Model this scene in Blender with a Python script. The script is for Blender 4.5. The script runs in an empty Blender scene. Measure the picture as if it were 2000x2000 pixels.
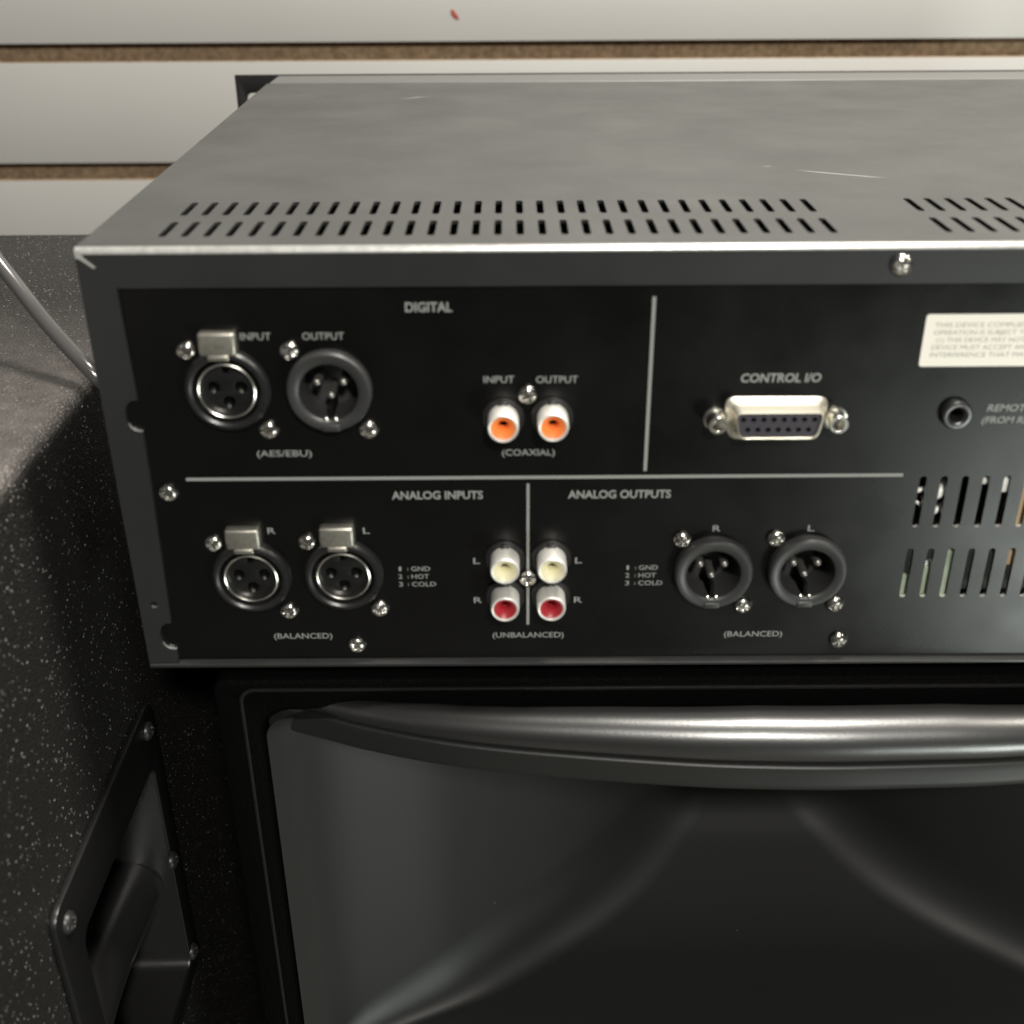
import bpy, bmesh, math, random
from mathutils import Vector, Matrix
random.seed(7)
S = 0.001          # everything below is in millimetres, the scene in metres
ZO = 0.800         # height of the recorder's lid above the floor
R = math.radians
col = bpy.context.scene.collection
scn = bpy.context.scene


def W(p):
    return Vector((p[0] * S, p[1] * S, p[2] * S + ZO))


# ------------------------------------------------------------------ camera
def make_camera():
    p, yw, r = R(27.905), R(0.018), R(-0.35)
    fw = Vector((math.sin(yw) * math.cos(p), math.cos(yw) * math.cos(p), -math.sin(p)))
    rt = Vector((math.cos(yw), -math.sin(yw), 0))
    up = rt.cross(fw)
    rt2 = math.cos(r) * rt + math.sin(r) * up
    up2 = -math.sin(r) * rt + math.cos(r) * up
    m = Matrix((rt2, up2, -fw)).transposed().to_4x4()
    m.translation = W((111.99, -294.036, 78.493))
    cd = bpy.data.cameras.new('camera')
    cd.sensor_width = 36.0
    cd.lens = 36.0 * 2260 / 2000
    cd.clip_start = 0.01
    cd.clip_end = 50
    cd.dof.use_dof = True
    cd.dof.focus_distance = 0.43
    cd.dof.aperture_fstop = 11.5
    c = bpy.data.objects.new('camera', cd)
    col.objects.link(c)
    c.matrix_world = m
    scn.camera = c


make_camera()

# ------------------------------------------------------------------ world, lamps, exposure
world = bpy.data.worlds.new('World')
scn.world = world
world.use_nodes = True
bg = world.node_tree.nodes['Background']
bg.inputs['Color'].default_value = (0.95, 1.0, 1.0, 1)
bg.inputs['Strength'].default_value = 0.07


def area_lamp(name, pos, target, size, power, colour, spread=180):
    ld = bpy.data.lights.new(name, 'AREA')
    ld.shape = 'DISK'
    ld.size = size * S
    ld.energy = power
    ld.color = colour
    ld.spread = R(spread)
    o = bpy.data.objects.new(name, ld)
    col.objects.link(o)
    o.location = W(pos)
    d = W(target) - W(pos)
    o.rotation_euler = d.to_track_quat('-Z', 'Y').to_euler()
    return o


area_lamp('ceiling_lamp', (350, 15, 820), (240, 0, -60), 190, 15, (1.0, 0.955, 0.87))
area_lamp('front_ceiling_lamp', (330, -1010, 740), (200, 0, -60), 120, 18, (1.0, 0.965, 0.89))
area_lamp('side_ceiling_lamp', (1150, 60, 950), (300, 400, 0), 200, 17, (1.0, 0.93, 0.80))
area_lamp('floor_bounce_fill', (880, -900, -660), (230, 0, -110), 380, 6.5, (0.93, 1.0, 0.93))  # added low fill, stands in for light bounced off the floor

scn.view_settings.view_transform = 'Standard'
scn.view_settings.look = 'None'
scn.view_settings.exposure = -0.1
scn.view_settings.gamma = 1.0
scn.cycles.max_bounces = 8
scn.cycles.sample_clamp_indirect = 4.0


# ------------------------------------------------------------------ materials
def mat(name, base, rough=0.5, metal=0.0, spec=0.5, noise=None, bump=None, coat=0.0, rough_noise=None):
    """noise = (scale per metre, amount): value variation; bump = (scale per metre, distance in mm, kind)"""
    m = bpy.data.materials.new(name)
    m.use_nodes = True
    nt = m.node_tree
    b = nt.nodes['Principled BSDF']
    b.inputs['Base Color'].default_value = (*base, 1)
    b.inputs['Roughness'].default_value = rough
    b.inputs['Metallic'].default_value = metal
    b.inputs['Specular IOR Level'].default_value = spec
    b.inputs['Coat Weight'].default_value = coat
    geo = nt.nodes.new('ShaderNodeNewGeometry')

    def tex(scale, detail=4):
        t = nt.nodes.new('ShaderNodeTexNoise')
        t.inputs['Scale'].default_value = scale
        t.inputs['Detail'].default_value = detail
        nt.links.new(geo.outputs['Position'], t.inputs['Vector'])
        return t
    if noise:
        t = tex(noise[0], 6)
        mr = nt.nodes.new('ShaderNodeMapRange')
        mr.inputs['From Min'].default_value = 0.3
        mr.inputs['From Max'].default_value = 0.7
        mr.inputs['To Min'].default_value = 1 - noise[1]
        mr.inputs['To Max'].default_value = 1 + noise[1]
        nt.links.new(t.outputs['Fac'], mr.inputs['Value'])
        mx = nt.nodes.new('ShaderNodeVectorMath')
        mx.operation = 'SCALE'
        mx.inputs[0].default_value = base
        nt.links.new(mr.outputs['Result'], mx.inputs['Scale'])
        nt.links.new(mx.outputs['Vector'], b.inputs['Base Color'])
    if rough_noise:
        t = tex(rough_noise[0], 5)
        mr = nt.nodes.new('ShaderNodeMapRange')
        mr.inputs['From Min'].default_value = 0.3
        mr.inputs['From Max'].default_value = 0.7
        mr.inputs['To Min'].default_value = rough - rough_noise[1]
        mr.inputs['To Max'].default_value = rough + rough_noise[1]
        nt.links.new(t.outputs['Fac'], mr.inputs['Value'])
        nt.links.new(mr.outputs['Result'], b.inputs['Roughness'])
    if bump:
        if bump[2] == 'voronoi':
            t = nt.nodes.new('ShaderNodeTexVoronoi')
            t.inputs['Scale'].default_value = bump[0]
            t.inputs['Randomness'].default_value = 1
            nt.links.new(geo.outputs['Position'], t.inputs['Vector'])
            out = t.outputs['Distance']
        else:
            t = tex(bump[0], 3)
            out = t.outputs['Fac']
        bp = nt.nodes.new('ShaderNodeBump')
        bp.inputs['Strength'].default_value = 1.0
        bp.inputs['Distance'].default_value = bump[1] * S
        nt.links.new(out, bp.inputs['Height'])
        nt.links.new(bp.outputs['Normal'], b.inputs['Normal'])
    return m


M = {}
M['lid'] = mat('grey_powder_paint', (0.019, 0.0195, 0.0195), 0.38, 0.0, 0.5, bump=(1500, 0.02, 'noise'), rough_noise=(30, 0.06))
M['worn_highlight'] = mat('worn_highlight_edge', (0.55, 0.55, 0.53), 0.30, 0.6, noise=(500, 0.15))  # worn metal, kept pale to carry the rolled edge's highlight
M['panel'] = mat('black_panel_paint', (0.0028, 0.0029, 0.0028), 0.29, 0.0, 0.32, rough_noise=(45, 0.05), bump=(1800, 0.008, 'noise'))
M['bezel'] = mat('grey_bezel', (0.16, 0.16, 0.158), 0.45, 0.3)
M['black'] = mat('black_paint', (0.004, 0.004, 0.004), 0.5)
M['plastic'] = mat('black_plastic', (0.013, 0.013, 0.013), 0.33, bump=(900, 0.03, 'noise'))
M['dark'] = mat('matt_black', (0.004, 0.004, 0.004), 0.8, spec=0.1)
M['handle'] = mat('handle_plastic', (0.006, 0.006, 0.006), 0.36, bump=(900, 0.03, 'noise'))
M['nickel'] = mat('nickel', (0.72, 0.70, 0.64), 0.24, 1.0)
M['screw'] = mat('screw_steel', (0.55, 0.53, 0.49), 0.20, 1.0)
M['tab'] = mat('brushed_nickel', (0.50, 0.48, 0.42), 0.38, 0.9, noise=(900, 0.15))
M['sleeve'] = mat('plated_sleeve', (0.86, 0.84, 0.79), 0.42, 0.55)
M['orange'] = mat('orange_plastic', (0.90, 0.26, 0.06), 0.4)
M['red'] = mat('red_plastic', (0.36, 0.022, 0.03), 0.4)
M['cream'] = mat('cream_plastic', (0.78, 0.73, 0.50), 0.4)
M['tin'] = mat('tin_plate', (0.80, 0.76, 0.64), 0.36, 0.8)
M['print'] = mat('grey_print', (0.25, 0.26, 0.245), 0.6)
M['ink'] = mat('label_ink', (0.30, 0.29, 0.27), 0.7)
M['paper'] = mat('label_paper', (0.80, 0.77, 0.68), 0.45)
M['green'] = mat('pcb_green', (0.30, 0.36, 0.26), 0.5, noise=(150, 0.3))
M['board'] = mat('dark_board', (0.03, 0.034, 0.028), 0.6)
M['white'] = mat('white_part', (0.80, 0.80, 0.76), 0.5)
M['tan'] = mat('tan_part', (0.45, 0.33, 0.20), 0.5)
M['melamine'] = mat('white_melamine', (0.40, 0.394, 0.38), 0.42, noise=(6, 0.03), bump=(700, 0.01, 'noise'))
M['fibre'] = mat('raw_fibreboard', (0.25, 0.18, 0.115), 0.9, spec=0.2, noise=(260, 0.35), bump=(500, 0.5, 'noise'))
M['mark'] = mat('red_paint', (0.26, 0.045, 0.03), 0.6)
M['texcoat'] = mat('textured_black_paint', (0.014, 0.0133, 0.0128), 0.36, bump=(1100, 0.5, 'voronoi'))
M['texcoat_fine'] = mat('fine_textured_black_paint', (0.0018, 0.0018, 0.0018), 0.65, 0.0, 0.04, bump=(900, 0.2, 'voronoi'))
M['horn'] = mat('horn_plastic', (0.0115, 0.0119, 0.0115), 0.46, 0.0, 0.5, bump=(1200, 0.012, 'noise'))
M['lip'] = mat('glossy_lip_plastic', (0.012, 0.012, 0.012), 0.33, 0.0, 1.0, bump=(1100, 0.035, 'noise'), coat=0.4)
M['lip'].node_tree.nodes['Principled BSDF'].inputs['Coat Roughness'].default_value = 0.30
M['cord'] = mat('grey_cord', (0.13, 0.125, 0.125), 0.22, 0.5)
M['floor'] = mat('floor_carpet', (0.16, 0.15, 0.14), 0.9, noise=(8, 0.2))
M['scratch'] = mat('bare_scratch', (0.36, 0.36, 0.345), 0.5, 0.2)


def add_lit_dust(m, colour, y_lit, y_shade, amount, scale=160):
    """dust tone on upward faces with light painted in: paler at the front, shaded towards the wall"""
    nt = m.node_tree
    b = nt.nodes['Principled BSDF']
    geo = nt.nodes.new('ShaderNodeNewGeometry')
    sx = nt.nodes.new('ShaderNodeSeparateXYZ')
    nt.links.new(geo.outputs['Position'], sx.inputs[0])
    nx = nt.nodes.new('ShaderNodeSeparateXYZ')
    nt.links.new(geo.outputs['True Normal'], nx.inputs[0])
    a = nt.nodes.new('ShaderNodeMapRange')
    a.inputs['From Min'].default_value, a.inputs['From Max'].default_value = y_shade * S, y_lit * S
    nt.links.new(sx.outputs['Y'], a.inputs['Value'])
    c = nt.nodes.new('ShaderNodeMapRange')
    c.inputs['From Min'].default_value, c.inputs['From Max'].default_value = 0.3, 0.95
    nt.links.new(nx.outputs['Z'], c.inputs['Value'])
    t = nt.nodes.new('ShaderNodeTexNoise')
    t.inputs['Scale'].default_value = scale
    t.inputs['Detail'].default_value = 8
    nt.links.new(geo.outputs['Position'], t.inputs['Vector'])
    d = nt.nodes.new('ShaderNodeMapRange')
    d.inputs['From Min'].default_value, d.inputs['From Max'].default_value = 0.3, 0.75
    d.inputs['To Min'].default_value, d.inputs['To Max'].default_value = amount * 0.55, amount
    nt.links.new(t.outputs['Fac'], d.inputs['Value'])
    q = nt.nodes.new('ShaderNodeMath')
    q.operation = 'MULTIPLY'
    nt.links.new(a.outputs['Result'], q.inputs[0])
    nt.links.new(c.outputs['Result'], q.inputs[1])
    q2 = nt.nodes.new('ShaderNodeMath')
    q2.operation = 'MULTIPLY'
    nt.links.new(q.outputs[0], q2.inputs[0])
    nt.links.new(d.outputs['Result'], q2.inputs[1])
    mx = nt.nodes.new('ShaderNodeMix')
    mx.data_type = 'RGBA'
    mx.inputs['A'].default_value = b.inputs['Base Color'].default_value[:]
    mx.inputs['B'].default_value = (*colour, 1)
    nt.links.new(q2.outputs[0], mx.inputs['Factor'])
    nt.links.new(mx.outputs['Result'], b.inputs['Base Color'])


add_lit_dust(M['lid'], (0.094, 0.095, 0.095), -1000, 2000, 0.80, 28)  # brightness of the lid's lit top put into the colour, with smudges
add_lit_dust(M['texcoat'], (0.17, 0.152, 0.142), 25, 150, 0.75)  # dusty top, with the shade towards the wall painted into the fade


def add_specks(m, colour, scale, keep, big=0.42):
    """sparse pale dots mixed into the base colour"""
    nt = m.node_tree
    b = nt.nodes['Principled BSDF']
    geo = nt.nodes.new('ShaderNodeNewGeometry')
    t = nt.nodes.new('ShaderNodeTexVoronoi')
    t.inputs['Scale'].default_value = scale
    nt.links.new(geo.outputs['Position'], t.inputs['Vector'])
    sep = nt.nodes.new('ShaderNodeSeparateColor')
    nt.links.new(t.outputs['Color'], sep.inputs[0])
    size = nt.nodes.new('ShaderNodeMapRange')           # each cell has its own dot size, most have none
    size.inputs['From Min'].default_value, size.inputs['From Max'].default_value = 1 - keep, 1
    size.inputs['To Min'].default_value, size.inputs['To Max'].default_value = 0.0, big
    nt.links.new(sep.outputs['Green'], size.inputs['Value'])
    lt = nt.nodes.new('ShaderNodeMath')
    lt.operation = 'LESS_THAN'
    nt.links.new(t.outputs['Distance'], lt.inputs[0])
    nt.links.new(size.outputs['Result'], lt.inputs[1])
    mx = nt.nodes.new('ShaderNodeMix')
    mx.data_type = 'RGBA'
    if b.inputs['Base Color'].links:
        nt.links.new(b.inputs['Base Color'].links[0].from_socket, mx.inputs['A'])
    else:
        mx.inputs['A'].default_value = b.inputs['Base Color'].default_value[:]
    mx.inputs['B'].default_value = (*colour, 1)
    nt.links.new(lt.outputs[0], mx.inputs['Factor'])
    nt.links.new(mx.outputs['Result'], b.inputs['Base Color'])


add_specks(M['texcoat'], (0.24, 0.23, 0.22), 1050, 0.20, 0.42)  # light catching the coating's bumps, painted as pale dots
add_specks(M['lip'], (0.25, 0.25, 0.24), 260, 0.03, 0.09)
add_specks(M['horn'], (0.16, 0.16, 0.155), 150, 0.03, 0.06)
add_specks(M['panel'], (0.06, 0.06, 0.058), 230, 0.04, 0.06)


# ------------------------------------------------------------------ mesh building
class MB:
    def __init__(self):
        self.v, self.f, self.m = [], [], []

    def add(self, v, f, mi=0):
        o = len(self.v)
        self.v += [tuple(p) for p in v]
        self.f += [tuple(i + o for i in q) for q in f]
        self.m += [mi] * len(f)
        return self

    def box(self, x0, x1, y0, y1, z0, z1, bev=0.0, mi=0):
        bm = bmesh.new()
        bmesh.ops.create_cube(bm, size=1.0)
        for v in bm.verts:
            v.co = Vector((x0 + (v.co.x + .5) * (x1 - x0), y0 + (v.co.y + .5) * (y1 - y0), z0 + (v.co.z + .5) * (z1 - z0)))
        if bev > 0:
            bmesh.ops.bevel(bm, geom=bm.edges[:], offset=bev, segments=3, profile=0.5, affect='EDGES')
        return self.bm(bm, mi)

    def bm(self, bm, mi=0):
        bm.verts.index_update()
        self.add([v.co[:] for v in bm.verts], [[v.index for v in f.verts] for f in bm.faces], mi)
        bm.free()
        return self

    def lathe(self, prof, n=40, c=(0, 0, 0), mi=0, cap0=False, cap1=False):
        """profile (radius, h): turned about an axis along -y; h is measured towards the camera side (-y)"""
        v, f = [], []
        for r, h in prof:
            for k in range(n):
                a = 2 * math.pi * k / n
                v.append((c[0] + r * math.cos(a), c[1] - h, c[2] + r * math.sin(a)))
        for i in range(len(prof) - 1):
            for k in range(n):
                k2 = (k + 1) % n
                f.append((i * n + k, i * n + k2, (i + 1) * n + k2, (i + 1) * n + k))
        if cap0:
            f.append(tuple(range(n))[::-1])
        if cap1:
            f.append(tuple((len(prof) - 1) * n + k for k in range(n)))
        return self.add(v, f, mi)

    def tube(self, pts, r, n=10, mi=0):
        P = [Vector(p) for p in pts]
        v, f = [], []
        ref = Vector((0.3, 0.2, 1)).normalized()
        for i, p in enumerate(P):
            t = (P[min(i + 1, len(P) - 1)] - P[max(i - 1, 0)]).normalized()
            a = t.cross(ref).normalized()
            b = t.cross(a)
            for k in range(n):
                q = 2 * math.pi * k / n
                v.append(p + r * (math.cos(q) * a + math.sin(q) * b))
        for i in range(len(P) - 1):
            for k in range(n):
                k2 = (k + 1) % n
                f.append((i * n + k, i * n + k2, (i + 1) * n + k2, (i + 1) * n + k))
        f.append(tuple(range(n))[::-1])
        f.append(tuple((len(P) - 1) * n + k for k in range(n)))
        return self.add(v, f, mi)

    def plate(self, outer, holes, thick, plane, pos, bev=0.0, mi=0):
        """a sheet with holes; front / top / right face lies at pos. plane: 'xz' faces -y, 'xy' faces +z, 'yz' faces +x"""
        cu = bpy.data.curves.new('sheet', 'CURVE')
        cu.dimensions = '2D'
        cu.fill_mode = 'BOTH'
        cu.extrude = thick / 2 - bev
        cu.bevel_depth = bev
        cu.bevel_resolution = 1
        cu.offset = -bev
        for poly in [outer] + list(holes):
            sp = cu.splines.new('POLY')
            sp.points.add(len(poly) - 1)
            for q, p in zip(sp.points, poly):
                q.co = (p[0], p[1], 0, 1)
            sp.use_cyclic_u = True
        ob = bpy.data.objects.new('sheet', cu)
        col.objects.link(ob)
        dg = bpy.context.evaluated_depsgraph_get()
        me = bpy.data.meshes.new_from_object(ob.evaluated_get(dg))
        bm = bmesh.new()
        bm.from_mesh(me)
        bmesh.ops.remove_doubles(bm, verts=bm.verts[:], dist=0.002)
        for v in bm.verts:
            a, b, w = v.co
            if plane == 'xz':
                v.co = (a, pos + thick / 2 - w, b)
            elif plane == 'xy':
                v.co = (a, b, pos - thick / 2 + w)
            else:
                v.co = (pos - thick / 2 + w, a, b)
        self.bm(bm, mi)
        bpy.data.objects.remove(ob)
        bpy.data.curves.remove(cu)
        bpy.data.meshes.remove(me)
        return self

    def bare(self, mi, test):
        """cut edges facing upwards inside a region are bare metal"""
        for i, q in enumerate(self.f):
            a, b, c = (Vector(self.v[q[k]]) for k in (0, 1, 2))
            nrm = (b - a).cross(c - a)
            if nrm.length > 0 and nrm.normalized().z > 0.35:
                m = sum((Vector(self.v[k]) for k in q), Vector()) / len(q)
                if test(m):
                    self.m[i] = mi
        return self

    def mesh(self, name, mats, origin=(0, 0, 0), angle=35):
        me = bpy.data.meshes.new(name)
        me.from_pydata([((p[0] - origin[0]) * S, (p[1] - origin[1]) * S, (p[2] - origin[2]) * S) for p in self.v], [], self.f)
        for m in (mats if isinstance(mats, (list, tuple)) else [mats]):
            me.materials.append(m)
        me.polygons.foreach_set('material_index', self.m)
        me.polygons.foreach_set('use_smooth', [True] * len(self.f))
        me.update()
        me.set_sharp_from_angle(angle=R(angle))
        return me


WL = {}


def place(name, me, loc=(0, 0, 0), parent=None, ry=0.0):
    o = bpy.data.objects.new(name, me)
    col.objects.link(o)
    if parent is None:
        o.location = W(loc)
    else:
        o.parent = parent
        q = WL[parent]
        o.location = ((loc[0] - q[0]) * S, (loc[1] - q[1]) * S, (loc[2] - q[2]) * S)
    if ry:
        o.rotation_euler = (0, ry, 0)
    WL[o] = loc
    return o


def build(name, mb, m, parent=None, origin=(0, 0, 0), angle=35):
    return place(name, mb.mesh(name, m, origin, angle), origin, parent)


def thing(name, loc, label, cat, group=None):
    o = place(name, None, loc)
    o['label'] = label
    o['category'] = cat
    if group:
        o['group'] = group
    return o


def circle(cx, cy, r, n=28):
    return [(cx + r * math.cos(2 * math.pi * k / n), cy + r * math.sin(2 * math.pi * k / n)) for k in range(n)]


def slot(cx, cy0, cy1, w, n=6):
    r = w / 2
    top = [(cx + r * math.cos(math.pi * k / n), cy1 - r + r * math.sin(math.pi * k / n)) for k in range(n + 1)]
    bot = [(cx - r * math.cos(math.pi * k / n), cy0 + r - r * math.sin(math.pi * k / n)) for k in range(n + 1)]
    return top + bot


def rrect(x0, x1, y0, y1, r, n=5):
    out = []
    for cx, cy, a0 in ((x1 - r, y1 - r, 0), (x0 + r, y1 - r, 90), (x0 + r, y0 + r, 180), (x1 - r, y0 + r, 270)):
        for k in range(n + 1):
            a = R(a0 + 90 * k / n)
            out.append((cx + r * math.cos(a), cy + r * math.sin(a)))
    return out


def rpoly(pts, r, n=5):
    """a polygon with its corners rounded"""
    out = []
    for i, p in enumerate(pts):
        p = Vector(p)
        a = (Vector(pts[i - 1]) - p)
        b = (Vector(pts[(i + 1) % len(pts)]) - p)
        d = min(r, a.length * .45, b.length * .45)
        a, b = p + a.normalized() * d, p + b.normalized() * d
        for k in range(n + 1):
            t = k / n
            out.append(tuple((1 - t) ** 2 * a + 2 * t * (1 - t) * p + t * t * b))
    return out


def text_mb(s, width, height, shear=0.0, bold=0.0, spacing=1.0):
    cu = bpy.data.curves.new('lettering', 'FONT')
    cu.body = s
    cu.size = 1.0
    cu.offset = bold
    cu.shear = shear
    cu.space_character = spacing
    cu.fill_mode = 'FRONT'
    cu.resolution_u = 3
    ob = bpy.data.objects.new('lettering', cu)
    col.objects.link(ob)
    dg = bpy.context.evaluated_depsgraph_get()
    me = bpy.data.meshes.new_from_object(ob.evaluated_get(dg))
    bm = bmesh.new()
    bm.from_mesh(me)
    xs = [v.co.x for v in bm.verts]
    x0, x1 = min(xs), max(xs)
    cap = 0.729 if not any(ch in s for ch in '()') else 0.729
    for v in bm.verts:
        x = (v.co.x - (x0 + x1) / 2) * (width / (x1 - x0))
        z = (v.co.y / cap - 0.5) * height
        v.co = (x, 0, z)
    mb = MB().bm(bm)
    bpy.data.objects.remove(ob)
    bpy.data.curves.remove(cu)
    bpy.data.meshes.remove(me)
    return mb


# ------------------------------------------------------------------ the setting
floor = build('floor', MB().box(-4000, 4000, -4000, 529, -820, -800), M['floor'])
floor['kind'] = 'structure'

wall = thing('slat_wall', (0, 529, -800), 'off-white slatted display wall with brown fibreboard grooves behind the black equipment', 'wall')
wall['kind'] = 'thing'
build('backing_board', MB().box(-1500, 1900, 518, 529, -800, 540), M['fibre'], wall, (0, 518, -800))
PITCH = 75.4
groove = -12.9                                     # z of the lower edge of the groove near the top of the photograph
for i in range(-4, 8):
    z1 = groove - 1.2 + PITCH * i                    # top edge of this slat; the one above starts 10.1 higher
    z0 = z1 - PITCH + 11.3
    mb = MB()
    mb.box(-1500, 1900, 511.0, 517.9, z0, z1, 0.0, 1)
    mb.box(-1500, 1900, 510.2, 511.0, z0 + .15, z1 - .15, 0.25, 0)
    build('slat', mb, [M['melamine'], M['fibre']], wall, (0, 510, z0))
mk = MB()
mk.plate(rpoly([(74.9, 16.2), (77.0, 16.4), (78.8, 13.6), (80.3, 11.7), (79.9, 10.2), (77.4, 10.9), (75.1, 13.4)], 1.2), [], 0.5, 'xz', 509.9, 0.1)
build('paint_mark', mk, M['mark'], wall, (77, 510, 13))

# ------------------------------------------------------------------ speaker cabinet on the left
XA, ZA = -25.0, -60.0
cab = thing('speaker_cabinet', (-230, 0, -800), 'black textured speaker cabinet with a recessed side handle, left of the recorder', 'speaker')
RB = 6.0
plate_out = rpoly([(53.4, -182), (54.6, -319), (-49, -330), (-51.5, -184.5)], 7)
hole_out = rrect(-37, 45.5, -313, -206, 6)
mb = MB()
mb.plate([(-250, ZA - RB), (249, ZA - RB), (249, -800), (-250, -800)], [hole_out], 15, 'yz', XA)
mb.plate([(-440, -250), (XA - RB, -250), (XA - RB, 249), (-440, 249)], [], 15, 'xy', ZA)
prev = None
v, f = [], []
for k in range(7):
    a = R(90 * k / 6)
    for yy in (-250, 249):
        v.append((XA - RB + RB * math.sin(a), yy, ZA - RB + RB * math.cos(a)))
for k in range(6):
    f.append((2 * k, 2 * k + 2, 2 * k + 3, 2 * k + 1))
mb.add(v, f)
mb.box(-440, XA - 16, -250, -235, -800, ZA - 16)
mb.box(-440, XA - 16, 234, 249, -800, ZA - 16)
mb.box(-455, -440, -250, 249, -800, ZA)
build('cabinet_body', mb, M['texcoat'], cab, (-230, 0, -800))
# handle: plate, cup, grip bar, screws
hp = build('handle_plate', MB().plate(plate_out, [rrect(-36, 44.5, -312, -207, 5)], 2.6, 'yz', XA + 2.6, 0.7), M['handle'], cab, (XA, 0, -260))
cup = MB()
ring0, ring1, ring2 = rrect(-36, 44.5, -312, -207, 5), rrect(-33, 42.5, -311, -210, 8), rrect(-26, 36, -305, -216, 10)
n = len(ring0)
v = [(XA + 1.5, a, b) for a, b in ring0] + [(XA - 52, a, b) for a, b in ring1] + [(XA - 60, a, b) for a, b in ring2]
f = []
for q in range(2):
    for k in range(n):
        k2 = (k + 1) % n
        f.append((q * n + k, (q + 1) * n + k, (q + 1) * n + k2, q * n + k2))
f.append(tuple(2 * n + k for k in range(n)))
cup.add(v, f)
build('handle_cup', cup, M['plastic'], cab, (XA - 30, 0, -260))
bar = MB()
pts = []
for k in range(25):
    t = k / 24
    y = -36 + t * 81
    pts.append((XA - 15 - 3 * math.sin(math.pi * t), y, -268 - 1.5 * math.sin(math.pi * t)))
bar.tube(pts, 12.5, 24)
build('grip_bar', bar, M['lip'], cab, (XA - 15, 0, -268))


# ------------------------------------------------------------------ screws
def screw_mesh(name, r, h, m, n=44, face='y'):
    mb = MB()
    rings = 12
    v = [(0, 0, h)]
    for i in range(1, rings + 1):
        rr = r * (i / rings)
        for k in range(n):
            a = 2 * math.pi * k / n
            zz = h * math.sqrt(max(0.0, 1 - (i / rings) ** 2.4))
            v.append((rr * math.cos(a), rr * math.sin(a), zz))
    v = [list(p) for p in v]
    for p in v:                                     # cross recess pressed into the head
        w, L = 0.16 * r, 0.60 * r
        ax, ay = abs(p[0]), abs(p[1])
        d = min(max(ax - L, ay - w), max(ay - L, ax - w))
        t = min(1.0, max(0.0, -d / (0.10 * r) + 0.5))
        p[2] -= 0.45 * h * t
    f = [(0, 1 + k, 1 + (k + 1) % n) for k in range(n)]
    for i in range(rings - 1):
        for k in range(n):
            a, b = 1 + i * n + k, 1 + i * n + (k + 1) % n
            f.append((a, a + n, b + n, b))
    base = 1 + (rings - 1) * n
    o = len(v)
    for k in range(n):
        v.append([v[base + k][0], v[base + k][1], -0.3])
    for k in range(n):
        a, b = base + k, base + (k + 1) % n
        f.append((a, o + k, o + (k + 1) % n, b))
    if face == 'y':
        v = [(p[0], -p[2], p[1]) for p in v]
    else:
        v = [(p[2], p[0], p[1]) for p in v]
    mb.add(v, f)
    return mb.mesh(name, m, angle=50)


M['dark_screw'] = mat('black_screw', (0.04, 0.04, 0.04), 0.4, 0.6)
hs = screw_mesh('screw', 3.6, 2.2, M['dark_screw'], face='x')
for y, z in ((44.5, -191), (44.5, -255), (47.5, -309), (-43.5, -193), (-42, -255), (-41, -319)):
    place('screw', hs, (XA + 2.6, y, z), cab)

# ------------------------------------------------------------------ horn loudspeaker under the recorder
XC = 220.0
sp = thing('horn_loudspeaker', (XC, 150, -800), 'large black loudspeaker with a wide horn mouth and bulging lip, carrying the recorder', 'speaker')
ZT = -138.0
Y0 = 0.0
mouth = rrect(32, 409, -326, -150, 9)
# the hollow behind the horn mouth: the cabinet box starts far behind it
mb2 = MB()
mb2.plate(rrect(17, 424, -800, ZT, 5), [mouth], 14, 'xz', Y0 + 3, 1.5)
for x0, x1 in ((17.5, 30), (411, 423.5)):
    mb2.box(x0, x1, 17.1, 440, -799.5, ZT - 12)
mb2.box(17.5, 423.5, 17.1, 440, ZT - 12, ZT - .3)
mb2.box(30, 411, 17.1, 440, -799.5, -340)
mb2.box(30, 411, 425, 440, -340, ZT - 12)
build('cabinet_body', mb2, M['texcoat_fine'], sp, (XC, 150, -800))
# inset edge strip round the mouth
mb = MB()
mb.plate(rrect(25.2, 416, -334, -141, 5), [rrect(26.4, 414.8, -332.8, -142.2, 4)], 1.2, 'xz', Y0 + 2.2, 0.3)
build('edge_bead', mb, M['handle'], sp, (XC, 0, -240))

# horn: rounded rectangular sections from the mouth back to the throat
SEC = [(0.5, 188, -151, -326, 8), (8, 181, -153, -323.5, 9), (20, 168, -158, -322.5, 16), (35, 142, -164, -322.5, 24), (48, 124, -170, -322, 27),
       (60, 108, -176, -321, 28), (75, 88, -183, -318, 28), (90, 70, -190, -313.5, 26), (110, 50, -198, -306, 22), (130, 32, -207, -297, 16), (170, 19, -214, -287, 10)]
secs = []
# smooth subdivision of the sections
for i in range(len(SEC) - 1):
    p0, p1, p2, p3 = SEC[max(i - 1, 0)], SEC[i], SEC[i + 1], SEC[min(i + 2, len(SEC) - 1)]
    for k in range(4):
        t = k / 4
        secs.append([0.5 * (2 * b + (c - a) * t + (2 * a - 5 * b + 4 * c - d) * t * t + (3 * b - a - 3 * c + d) * t ** 3) for a, b, c, d in zip(p0, p1, p2, p3)])
secs.append(SEC[-1])
mb = MB()
v, f = [], []
for y, hw, zt, zb, r in secs:
    cx = 221
    for a, b in rrect(cx - hw, cx + hw, zb, zt, r, 8):
        v.append((a, y, b))
n = len(rrect(0, 30, 0, 30, 3, 8))
for q in range(len(secs) - 1):
    for k in range(n):
        k2 = (k + 1) % n
        f.append((q * n + k, (q + 1) * n + k, (q + 1) * n + k2, q * n + k2))
f.append(tuple((len(secs) - 1) * n + k for k in range(n)))
mb.add(v, f)
build('horn', mb, M['horn'], sp, (213, 60, -240), angle=60)

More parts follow.
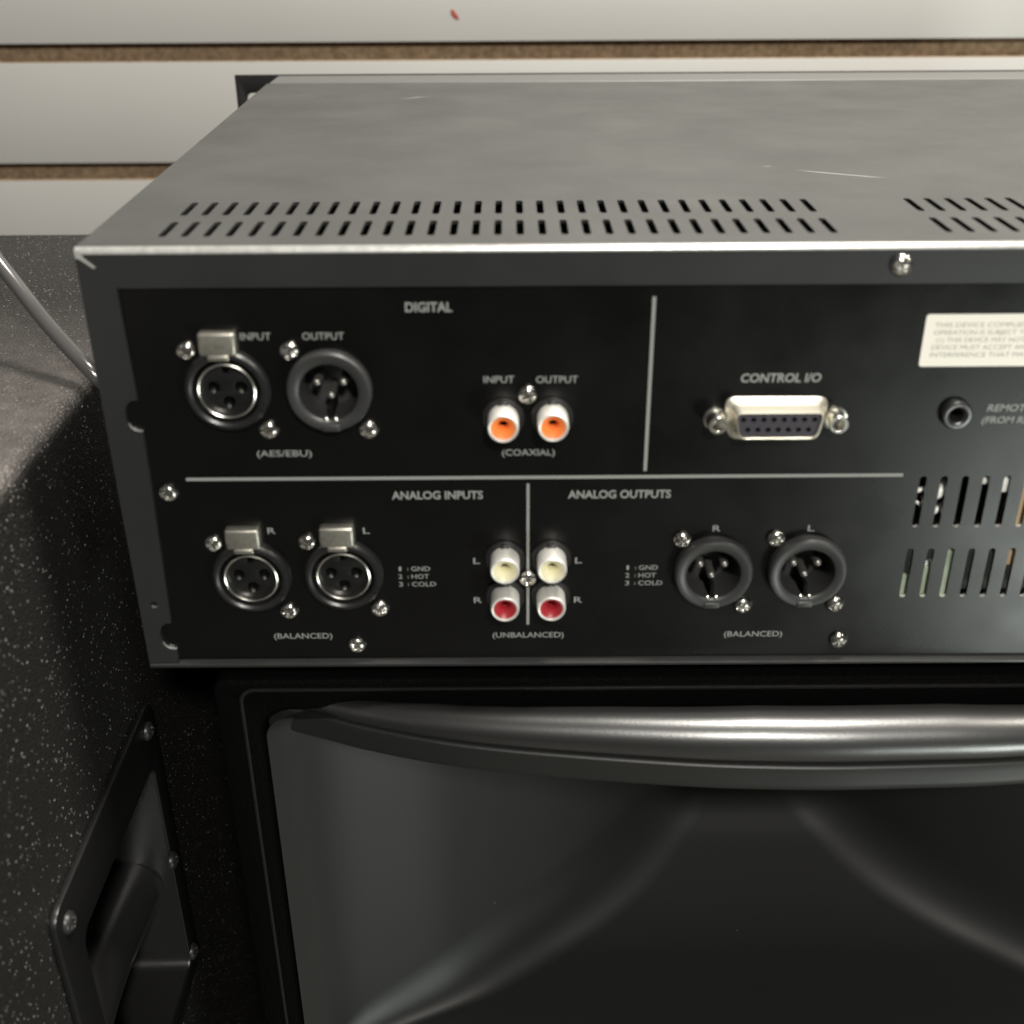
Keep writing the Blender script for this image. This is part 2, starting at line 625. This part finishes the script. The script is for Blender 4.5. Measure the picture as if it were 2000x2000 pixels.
# bulging lip over the mouth
PLAN = [(26, 12), (30, 10), (40, 9.0), (54, 1.4), (70, -4), (88, -9.5), (112, -14.0), (141, -17.8), (172, -21.2), (207, -22.6)]
PLAN = PLAN + [(430 - x, y) for x, y in PLAN[-2::-1]]


def plan_y(x):
    for (a, ya), (b, yb) in zip(PLAN, PLAN[1:]):
        if a <= x <= b:
            t = (x - a) / (b - a)
            return ya + (yb - ya) * t
    return 12


def plan_s(x):
    return sum(plan_y(min(404, max(26, x + d))) for d in range(-12, 13, 2)) / 13


def swell(x):
    """the roll is slimmer towards its two ends"""
    d = abs(x - 215)
    pts = [(0, 1.0), (30, 0.99), (74, 0.85), (127, 0.62), (155, 0.42), (175, 0.28), (195, 0.2)]
    for (a, p), (b, q) in zip(pts, pts[1:]):
        if d <= b:
            return p + (q - p) * (d - a) / (b - a)
    return 0.2


def lip_sweep(prof, m, name, zb=None):
    v, f = [], []
    xs = [26 + (404 - 26) * k / 90 for k in range(91)]
    for x in xs:
        y0 = plan_s(x)
        for dy, z, amp in prof:
            k = swell(x) if zb is not None else 1.0
            zz = z if zb is None else zb + (z - zb) * k
            v.append((x, min(y0 + dy * k, 14) if amp else 14, zz))
    n = len(prof)
    for i in range(len(xs) - 1):
        for k in range(n - 1):
            f.append((i * n + k, (i + 1) * n + k, (i + 1) * n + k + 1, i * n + k + 1))
    f.append(tuple(range(n))[::-1])
    f.append(tuple((len(xs) - 1) * n + k for k in range(n)))
    mb = MB()
    mb.add([(p[0], p[1], p[2]) for p in v], [q[::-1] for q in f])
    return build(name, mb, m, sp, (207, 0, -150), angle=40)


roll = []
for k in range(22):
    a = R(190 - 215 * k / 21)
    roll.append((8.2 - 9.2 * math.cos(a), -147.4 + 8.6 * math.sin(a), 1))
roll += [(1.6, -152.2, 1), (0, -152.2, 0)]
lip_sweep(roll, M['lip'], 'lip_roll', -152.2)
band = [(0, -152.4, 0), (0.2, -152.4, 1), (-0.5, -152.7, 1), (-0.8, -153.2, 1), (-0.3, -156, 1), (-0.6, -159.5, 1), (-0.5, -161.2, 1), (0.3, -162.2, 1), (2, -162.5, 1), (0, -162.5, 0)]
lip_sweep(band, M['horn'], 'lip_band')

# ------------------------------------------------------------------ audio recorder
rec = thing('audio_recorder', (217, 160, -130), 'grey and black rack-mount audio recorder seen from its socket-covered back', 'audio recorder')
WD = 435.0
RBD = 1.6
SK = 0.018


def lx(y):
    return -SK * y


# lid: top sheet, rolled rear edge and rear flange in one piece of sheet metal
holes = []
for i in range(31):
    x = 19.55 + 5.95 * i
    holes += [slot(x, 11.0, 27.0, 2.05), slot(x, 34.4, 50.2, 2.05)]
for i in range(33):
    x = 228.6 + 5.95 * i
    holes += [slot(x, 11.0, 27.0, 2.05), slot(x, 34.4, 50.2, 2.05)]
lid = MB()
lid.plate([(0, RBD), (WD, RBD), (WD - lx(300), 300), (lx(300), 300)], holes, 1.0, 'xy', 0.0)
v, f = [], []
NB = 8
for k in range(NB + 1):
    a = R(90 * k / NB)
    for x in (0, WD):
        v.append((x, RBD - RBD * math.sin(a), -RBD + RBD * math.cos(a)))
for k in range(NB):
    f.append((2 * k, 2 * k + 2, 2 * k + 3, 2 * k + 1))
lid.add(v, f, 1)


def notch(xa, za, xl, xb, zb, n=9):
    """a bite out of the flange's inner edge, from (xa, za) down to (xb, zb), reaching left to xl"""
    out = []
    zc, rz = (za + zb) / 2, (za - zb) / 2
    for k in range(n + 1):
        a = math.pi * k / n
        base = xa + (xb - xa) * k / n
        out.append((base - (base - xl) * math.sin(a) ** 0.7, zc + rz * math.cos(a)))
    return out


inner = [(9.4, -10.6)] + notch(9.8, -42.0, 5.9, 9.8, -51.4) + [(9.7, -64)] + notch(8.6, -114.6, 4.7, 9.0, -124.2) + [(9.0, -129.3)]
flange = [(0, -RBD), (0, -129.3)] + inner[::-1] + [(WD - 9.4, -10.6), (WD - 9.4, -129.3), (WD, -129.3), (WD, -RBD)]
lid.plate(flange, [circle(4.6, -108, 1.1, 12)], 1.1, 'xz', 0.0)
# left and right side walls
for xx in (0.0, WD):
    s = 1 if xx == 0 else -1
    v = [(xx, 0.4, -RBD), (xx + (lx(300) if s == 1 else -lx(300)), 300, -.5), (xx + (lx(300) if s == 1 else -lx(300)), 300, -129.3), (xx, 0.4, -129.3)]
    v2 = [(p[0] + s, p[1], p[2]) for p in v]
    lid.add(v + v2, [(0, 1, 2, 3), (4, 7, 6, 5), (0, 4, 5, 1), (3, 2, 6, 7)])
lid.bare(1, lambda p: p.y < 1.2 and 3 < p.x < 11 and p.z < -30)
lid_o = build('lid', lid, [M['lid'], M['worn_highlight']], rec, (217, 150, 0), angle=30)

# rear panel with vent slots and socket holes
XLR_F = [(34.8, -39.2), (34.8, -98.6), (62.1, -98.1)]
XLR_M = [(62.6, -39.4), (171.4, -97.8), (199.1, -97.6)]
vents = []
for i in range(26):
    x = 229.3 + 6.02 * i
    vents += [slot(x, -83.7, -67.1, 2.0), slot(x, -107.6, -90.8, 2.0)]
ph = [circle(x, z, 9.4) for x, z in XLR_F + XLR_M]
ph += [circle(234.8, -47.8, 3.0, 18)]
panel = MB().plate([(1.5, -128.5), (WD - 1.5, -128.5), (WD - 1.5, -3), (1.5, -3)], vents + ph, 1.2, 'xz', 1.15)
panel.bare(1, lambda p: p.x > 225 and -110 < p.z < -66)
build('rear_panel', panel, [M['panel'], M['sleeve']], rec, (217, 1, -65), angle=30)
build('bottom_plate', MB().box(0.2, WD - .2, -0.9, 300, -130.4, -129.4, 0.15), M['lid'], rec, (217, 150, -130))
# front bezel and rack panel with ears
build('front_bezel', MB().box(-4.6, WD + 4.6, 301.3, 326.8, -130, 0.2, 0.5), M['bezel'], rec, (217, 313, -65))
fp = MB().plate([(-27, -132), (WD + 27, -132), (WD + 27, 0.4), (-27, 0.4)],
                [rrect(sx - 5.5, sx + 5.5, zz - 3.4, zz + 3.4, 3.3) for sx in (-16.5, WD + 16.5) for zz in (-11.5, -120)], 4.0, 'xz', 327, 0.5)
build('rack_panel', fp, M['black'], rec, (217, 329, -66))
ft = MB().lathe([(0.1, 0), (9, 0), (9, 7.4), (0.1, 7.4)], 24)
ft.v = [(p[0], p[2], -p[1] * 1.0) for p in ft.v]
fm = ft.mesh('foot', M['black'])
for x, y in ((40, 40), (395, 40), (40, 280), (395, 280)):
    place('foot', fm, (x, y, -137.9), rec)

# screws
sm = screw_mesh('screw', 2.9, 1.9, M['screw'])
YP = 1.15
for x, z in ((24.9, -28.1), (44.65, -51.3), (52.6, -28.3), (72.3, -51.5), (24.8, -87.5), (44.6, -110.9), (52.2, -87.2), (72.0, -110.3),
             (161.8, -87.2), (181.4, -109.9), (189.2, -87.0), (209.2, -109.8), (13.9, -70.8), (64.2, -123.4), (211.9, -122.8),
             (116.5, -41.4), (116.7, -100.0)):
    place('screw', sm, (x, YP, z), rec, random.uniform(-0.7, 0.7))
place('screw', screw_mesh('screw', 3.05, 2.0, M['screw']), (213.1, 0, -5.5), rec, 0.3)

# female three-pin sockets
ring = MB().lathe([(11.7, -0.5), (11.75, 1.0), (11.5, 2.2), (10.8, 2.9), (10.0, 2.9), (9.3, 2.4), (9.0, 1.4), (9.0, -3.5), (8.0, -3.5)], 56)
for k in range(14):                                  # raised marks moulded on the ring
    a = R(random.choice([-30, -10, 160, 185, 205, 15, 30]) + random.uniform(-8, 8))
    c = (10.4 * math.cos(a), -2.9, 10.4 * math.sin(a))
    ring.box(c[0] - .35, c[0] + .35, c[1] - .12, c[1] + .2, c[2] - .35, c[2] + .35)
ring_f = ring.mesh('input_socket', M['plastic'])
shell_f = MB().lathe([(8.1, -3.5), (8.1, 1.6), (7.95, 2.1), (7.65, 2.25), (7.4, 2.1), (7.3, 1.6), (7.3, -0.6)], 56).mesh('contact_shell', M['nickel'])
PINS_F = [(-3.75, 0.6), (3.75, 0.6), (0, -3.7)]
core = MB().plate(circle(0, 0, 7.35, 40), [circle(x, z, 1.7, 18) for x, z in PINS_F] + [rrect(-0.9, 0.9, 4.6, 6.4, 0.3)], 3.0, 'xz', -0.5, 0.12)
core.plate(circle(0, 0, 7.35, 30), [], 0.4, 'xz', 2.7)
core_f = core.mesh('contact_block', M['handle'])
clip = MB().lathe([(0.75, -1.5), (0.75, 0.2), (0.55, 0.55), (0.05, 0.7)], 14).mesh('contact_clip', M['nickel'])
tab = MB().box(-4.95, 4.95, -3.2, 1.0, -3.2, 3.2, 0.7)
tab.box(-2.9, 2.9, -3.4, -0.6, -4.6, -2.9, 0.5)
tab_f = tab.mesh('release_tab', M['tab'], angle=40)
for i, (x, z) in enumerate(XLR_F):
    o = place('input_socket', ring_f, (x, YP, z), rec)
    o['label'] = ['digital input socket with nickel release tab', 'right analog input socket with nickel release tab', 'left analog input socket with nickel release tab'][i]
    place('contact_shell', shell_f, (x, YP, z), o)
    place('contact_block', core_f, (x, YP, z), o)
    for a, b in PINS_F:
        place('contact_clip', clip, (x + a - 0.1, YP - 0.4, z + b - 1.0), o)
    place('release_tab', tab_f, (x - 0.85, YP, z + 13.6), o)

# male three-pin sockets
ring = MB().lathe([(11.6, -0.5), (11.6, 2.4), (11.35, 3.1), (10.9, 3.5), (10.2, 3.55), (8.5, 3.2), (8.05, 2.8), (7.85, 1.6), (7.7, -9.5), (0.05, -9.5)], 60)
ring.box(-2.4, 2.4, -3.9, -0.6, -11.2, -9.2, 0.4)
ring_m = ring.mesh('output_socket', mat('grey_black_plastic', (0.032, 0.032, 0.032), 0.40))
key = MB().box(-0.55, 0.55, -2.4, 9.5, -7.9, -3.6, 0.15).mesh('key_rib', M['dark'])
pin = MB().lathe([(1.2, -9.5), (1.2, -1.2), (1.05, -0.6), (0.6, -0.2), (0.05, -0.1)], 18).mesh('contact_pin', mat('dull_pin', (0.35, 0.34, 0.31), 0.4, 0.9))
glint = MB().lathe([(0.9, 0), (0.9, 0.5), (0.6, 0.85), (0.05, 1.0)], 14).mesh('glint_bead', M['nickel'])  # nickel beads added for the bright glints beside the key rib
for i, (x, z) in enumerate(XLR_M):
    o = place('output_socket', ring_m, (x, YP, z), rec)
    o['label'] = ['digital output socket, black ring with three pins', 'right analog output socket with three pins', 'left analog output socket with three pins'][i]
    place('key_rib', key, (x, YP, z), o)
    for a, b in ((-3.6, 1.6), (3.6, 1.6), (0, -2.2)):
        place('contact_pin', pin, (x + a, YP, z + b), o)
    for a in (-1.3, 1.3):
        place('glint_bead', glint, (x + a, YP - 2.3, z - 7.9), o)

# phono jacks
collar_m = MB().lathe([(5.9, -0.3), (5.9, 0.7), (5.5, 1.1), (4.2, 1.1)], 40)
collar_m.box(-1.2, 1.2, -2.0, -0.8, 3.9, 5.3, 0.3)
collar_m = collar_m.mesh('collar', M['plastic'])
sleeve_m = MB().lathe([(4.3, 0.4), (4.25, 7.4), (4.1, 7.9), (3.85, 8.1), (3.5, 8.0), (3.3, 7.6), (3.3, 2.0)], 48).mesh('phono_jack', M['sleeve'])
ins = MB().lathe([(3.35, 7.5), (3.1, 7.55), (2.5, 7.1), (1.9, 6.4), (1.45, 5.8), (1.3, 5.2), (1.3, 1.5)], 40)
ins_m = {k: ins.mesh('insulator', M[k]) for k in ('orange', 'red', 'cream')}
core_m = MB().lathe([(1.35, 2.2), (0.8, 2.2), (0.05, 1.6)], 20).mesh('core', M['dark'])
for x, z, c in ((109.8, -48.2, 'orange'), (123.4, -48.0, 'orange'), (109.9, -93.2, 'cream'), (123.6, -93.1, 'cream'), (109.85, -106.2, 'red'), (123.5, -106.1, 'red')):
    o = place('phono_jack', sleeve_m, (x, YP, z), rec)
    o['label'] = {'orange': 'phono jack with orange centre', 'red': 'phono jack with red centre', 'cream': 'phono jack with cream centre'}[c]
    place('collar', collar_m, (x, YP, z), o)
    place('insulator', ins_m[c], (x, YP, z), o)
    place('core', core_m, (x, YP, z), o)

# fifteen-way control connector
DX, DZ = 185.0, -48.7


def dshape(e=0.0, n=5):
    return rpoly([(-12.3 - e, 4.1 + e), (12.3 + e, 4.1 + e), (10.9 + e * .8, -4.1 - e), (-10.9 - e * .8, -4.1 - e)], 2.2 + e * .5, n)


shell = MB()
rings = [(dshape(2.2), -0.3), (dshape(2.2), 0.5), (dshape(1.6), 0.9), (dshape(0.6), 1.3), (dshape(0.2), 2.0), (dshape(0), 5.6), (dshape(-0.12), 6.0), (dshape(-0.4), 6.1), (dshape(-0.55), 5.9), (dshape(-0.6), 2.0)]
n = len(rings[0][0])
v = [(a, -h, b) for ring_, h in rings for a, b in ring_]
f = []
for q in range(len(rings) - 1):
    for k in range(n):
        k2 = (k + 1) % n
        f.append((q * n + k, q * n + k2, (q + 1) * n + k2, (q + 1) * n + k))
shell.add(v, f)
o = build('control_connector', shell, M['tin'], rec)
o.location = Vector(((DX - 217) * S, (YP - 160) * S, (DZ + 130) * S))
WL[o] = (DX, YP, DZ)
inset = MB().plate(dshape(-0.55), [circle(-9.7 + 2.77 * i, 1.5, 0.75, 12) for i in range(8)] + [circle(-8.3 + 2.77 * i, -1.5, 0.75, 12) for i in range(7)], 3.0, 'xz', -5.2)
inset.plate(dshape(-0.55), [], 0.4, 'xz', -2.3)
place('contact_block', inset.mesh('contact_block', mat('violet_black_plastic', (0.03, 0.026, 0.034), 0.5)), (DX, YP, DZ), o)
post = MB().lathe([(3.4, -0.3), (3.4, 0.6), (2.75, 0.7), (2.75, 5.0), (2.5, 5.4), (1.75, 5.4), (1.45, 5.0), (1.4, 1.0), (0.05, 1.0)], 24).mesh('jack_post', M['nickel'])
for s in (-1, 1):
    place('jack_post', post, (DX + 16.5 * s, YP, DZ - 0.1), o)

# remote jack
jm = MB().lathe([(4.3, -0.3), (4.3, 1.2), (3.9, 1.9), (3.2, 2.1), (2.5, 1.9), (2.0, 1.4), (1.8, 0.6), (1.8, -8), (0.05, -8)], 40)
build('remote_jack', jm, M['lip'], rec).location = Vector(((234.8 - 217) * S, (YP - 160) * S, (-47.8 + 130) * S))

# printed panel: rules and lettering (flat print, 0.04 mm proud)
YT = YP - 0.04


def rule(x0, x1, z0, z1):
    v = [(x0, YT, z0), (x1, YT, z0), (x1, YT, z1), (x0, YT, z1)]
    build('printed_line', MB().add(v, [(0, 1, 2, 3)]), M['print'], rec, ((x0 + x1) / 2, YT, (z0 + z1) / 2))


rule(149.4, 150.35, -64.9, -14.0)
rule(19.5, 223.3, -67.2, -66.2)
rule(116.3, 117.1, -116.6, -68.7)
TXT = [('DIGITAL', 90.41, -16.41, 12.42, 2.7, 1), ('INPUT', 43.85, -24.24, 8.2, 2.1, 0), ('OUTPUT', 61.92, -24.26, 11.2, 2.1, 0),
       ('(AES/EBU)', 48.21, -58.69, 15.4, 2.0, 0), ('INPUT', 108.75, -36.91, 8.4, 2.1, 0), ('OUTPUT', 124.56, -37.02, 11.4, 2.1, 0),
       ('(COAXIAL)', 116.79, -58.83, 14.8, 2.0, 0), ('CONTROL I/O', 185.57, -36.93, 21.9, 2.6, 1), ('ANALOG INPUTS', 90.72, -72.13, 26.1, 2.6, 1),
       ('ANALOG OUTPUTS', 142.9, -72.17, 29.5, 2.6, 1), ('R', 42.07, -83.42, 2.3, 2.1, 0), ('L', 69.68, -83.62, 2.0, 2.1, 0),
       ('L', 101.57, -94.01, 2.0, 2.1, 0), ('R', 101.69, -107.64, 2.4, 2.1, 0), ('L', 131.64, -94.05, 2.0, 2.1, 0), ('R', 131.78, -107.77, 2.4, 2.1, 0),
       ('(UNBALANCED)', 116.79, -120.3, 21.7, 2.0, 0), ('(BALANCED)', 48.0, -120.16, 17.8, 2.0, 0), ('(BALANCED)', 185.6, -120.44, 17.8, 2.0, 0),
       ('R', 171.63, -83.57, 2.3, 2.1, 0), ('L', 199.2, -83.7, 2.0, 2.1, 0)]
for x0, zz in ((78.2, 0.0), (145.7, -0.05)):
    for k, (num, word, ww) in enumerate((('1', 'GND', 5.6), ('2', 'HOT', 5.2), ('3', 'COLD', 7.2))):
        z = -96.6 - 2.66 * k + zz
        TXT += [(num, x0 + 0.6, z, 1.2 if num != '1' else 0.7, 1.6, 0), (':', x0 + 2.9, z, 0.4, 1.2, 0), (word, x0 + 3.9 + ww / 2, z, ww, 1.6, 0)]
for s, x, z, w, h, bold in TXT:
    shear = 0.10 if s == 'CONTROL I/O' else 0.0
    me = text_mb(s, w, h, shear, 0.022 if bold else 0.006).mesh('lettering', M['print'])
    place('lettering', me, (x, YT, z), rec)
for s, x, z, w, h in (('REMOTE IN', 243.4, -46.2, 16.5, 2.1), ('(FROM REMOTE)', 242.6, -49.8, 22.0, 2.0)):
    place('lettering', text_mb(s, w, h, 0.15, 0.02).mesh('lettering', M['print']), (x + w / 2, YT, z), rec)

# compliance sticker
st = build('sticker', MB().plate(rrect(222.4, 296, -34.0, -19.3, 0.9), [], 0.15, 'xz', YP - 0.12, 0.0), M['paper'], rec, (259, YP, -26.7))
rows = [('THIS DEVICE COMPLIES WITH PART 15 OF THE FCC RULES.', 225.0, 62), ('OPERATION IS SUBJECT TO THE FOLLOWING TWO CONDITIONS:', 225.0, 63),
        ('(1) THIS DEVICE MAY NOT CAUSE HARMFUL INTERFERENCE, AND (2) THIS', 226.0, 67), ('DEVICE MUST ACCEPT ANY INTERFERENCE RECEIVED, INCLUDING', 225.0, 65),
        ('INTERFERENCE THAT MAY CAUSE UNDESIRED OPERATION.', 225.0, 60)]
for k, (s, x, w) in enumerate(rows):
    place('lettering', text_mb(s, w, 1.35, 0, 0.0).mesh('lettering', M['ink']), (x + w / 2, YP - 0.15, -22.2 - 2.1 * k), st)

# things seen through the vent slots
build('circuit_board', MB().box(225, 231.2, 2.9, 4.2, -111, -101), M['green'], rec, (228, 5, -106))
build('circuit_board', MB().box(233.0, 238.2, 3.0, 4.4, -111, -98.2, 0.3), M['green'], rec, (236, 5, -105))
build('circuit_board', MB().box(238.9, 243.0, 2.6, 3.6, -112, -88), M['green'], rec, (241, 5, -99))
build('capacitor', MB().box(251.5, 256, 2.6, 10, -73.5, -60, 0.8), M['white'], rec, (254, 7, -68))
build('capacitor', MB().box(245.8, 249.2, 2.9, 9, -71.0, -60, 0.8), M['white'], rec, (247, 7, -66))
build('capacitor', MB().box(257.6, 262.5, 3, 11, -98, -62, 0.8), M['tan'], rec, (260, 8, -80))
for pts, rr in (([(225, 5, -70), (229, 3.6, -73), (233, 4, -71.5)], 0.8), ([(225, 5, -75.5), (230, 3.8, -77), (233, 5, -80)], 0.55),
                ([(232, 5, -77), (235.2, 3.6, -74), (238, 5, -71)], 1.5), ([(233, 5, -80.5), (235, 3.8, -80), (238, 5, -78)], 0.9),
                ([(232, 6, -99), (235, 3.6, -97.5), (238, 6, -98)], 0.8)):
    build('wire', MB().tube(pts, rr, 8), M['white'], rec, pts[0])
build('main_board', MB().box(15, 420, 20, 250, -118, -116.4), M['board'], rec, (217, 120, -117))

# scuffs on the lid
for pts in ([(204.5, 91.5), (218, 84.6), (232, 77.6), (225, 80.2), (212, 86.8)], [(62, 247), (70, 252), (78, 257), (70, 253.2)], [(195.8, 97), (198.5, 97.8), (198.6, 97.3), (196.4, 96.6)]):
    v = [(x, y, 0.03) for x, y in pts]
    build('scratch', MB().add(v, [tuple(range(len(v)))]), M['scratch'], rec, (pts[0][0], pts[0][1], 0.03))

chip = [(0.05, -0.9), (2.0, -0.9), (1.8, -1.7), (2.4, -2.6), (3.9, -4.0), (5.0, -5.0), (4.3, -5.3), (2.6, -4.0), (1.2, -2.9), (0.1, -2.6)]
build('paint_chip', MB().add([(x, -0.04, z) for x, z in chip], [tuple(range(len(chip)))]), M['scratch'], rec, (1, -0.04, -2))

# ------------------------------------------------------------------ the loose cord
cord = MB()
ctrl = [(-140, 112, 82), (-110, 101, 43), (-80, 89.5, 6), (-55.4, 80, -26.4), (-37.5, 66, -43), (-22, 54, -54), (-17, 58, -64), (-14, 80, -85), (-13, 130, -120), (-12.5, 200, -180), (-12.5, 240, -300), (-12, 260, -500), (-8, 270, -790)]
pts = []
for i in range(len(ctrl) - 1):
    p0, p1, p2, p3 = [Vector(ctrl[min(max(j, 0), len(ctrl) - 1)]) for j in (i - 1, i, i + 1, i + 2)]
    for k in range(6):
        t = k / 6
        pts.append(0.5 * (2 * p1 + (p2 - p0) * t + (2 * p0 - 5 * p1 + 4 * p2 - p3) * t * t + (3 * p1 - p0 - 3 * p2 + p3) * t ** 3))
pts.append(Vector(ctrl[-1]))
cord.tube(pts, 2.5, 16)
co = build('cord', cord, M['cord'], None, (-12.5, 48, -110), angle=60)
co['label'] = 'shiny grey cord slanting down between the left cabinet and the recorder'
co['category'] = 'cord'
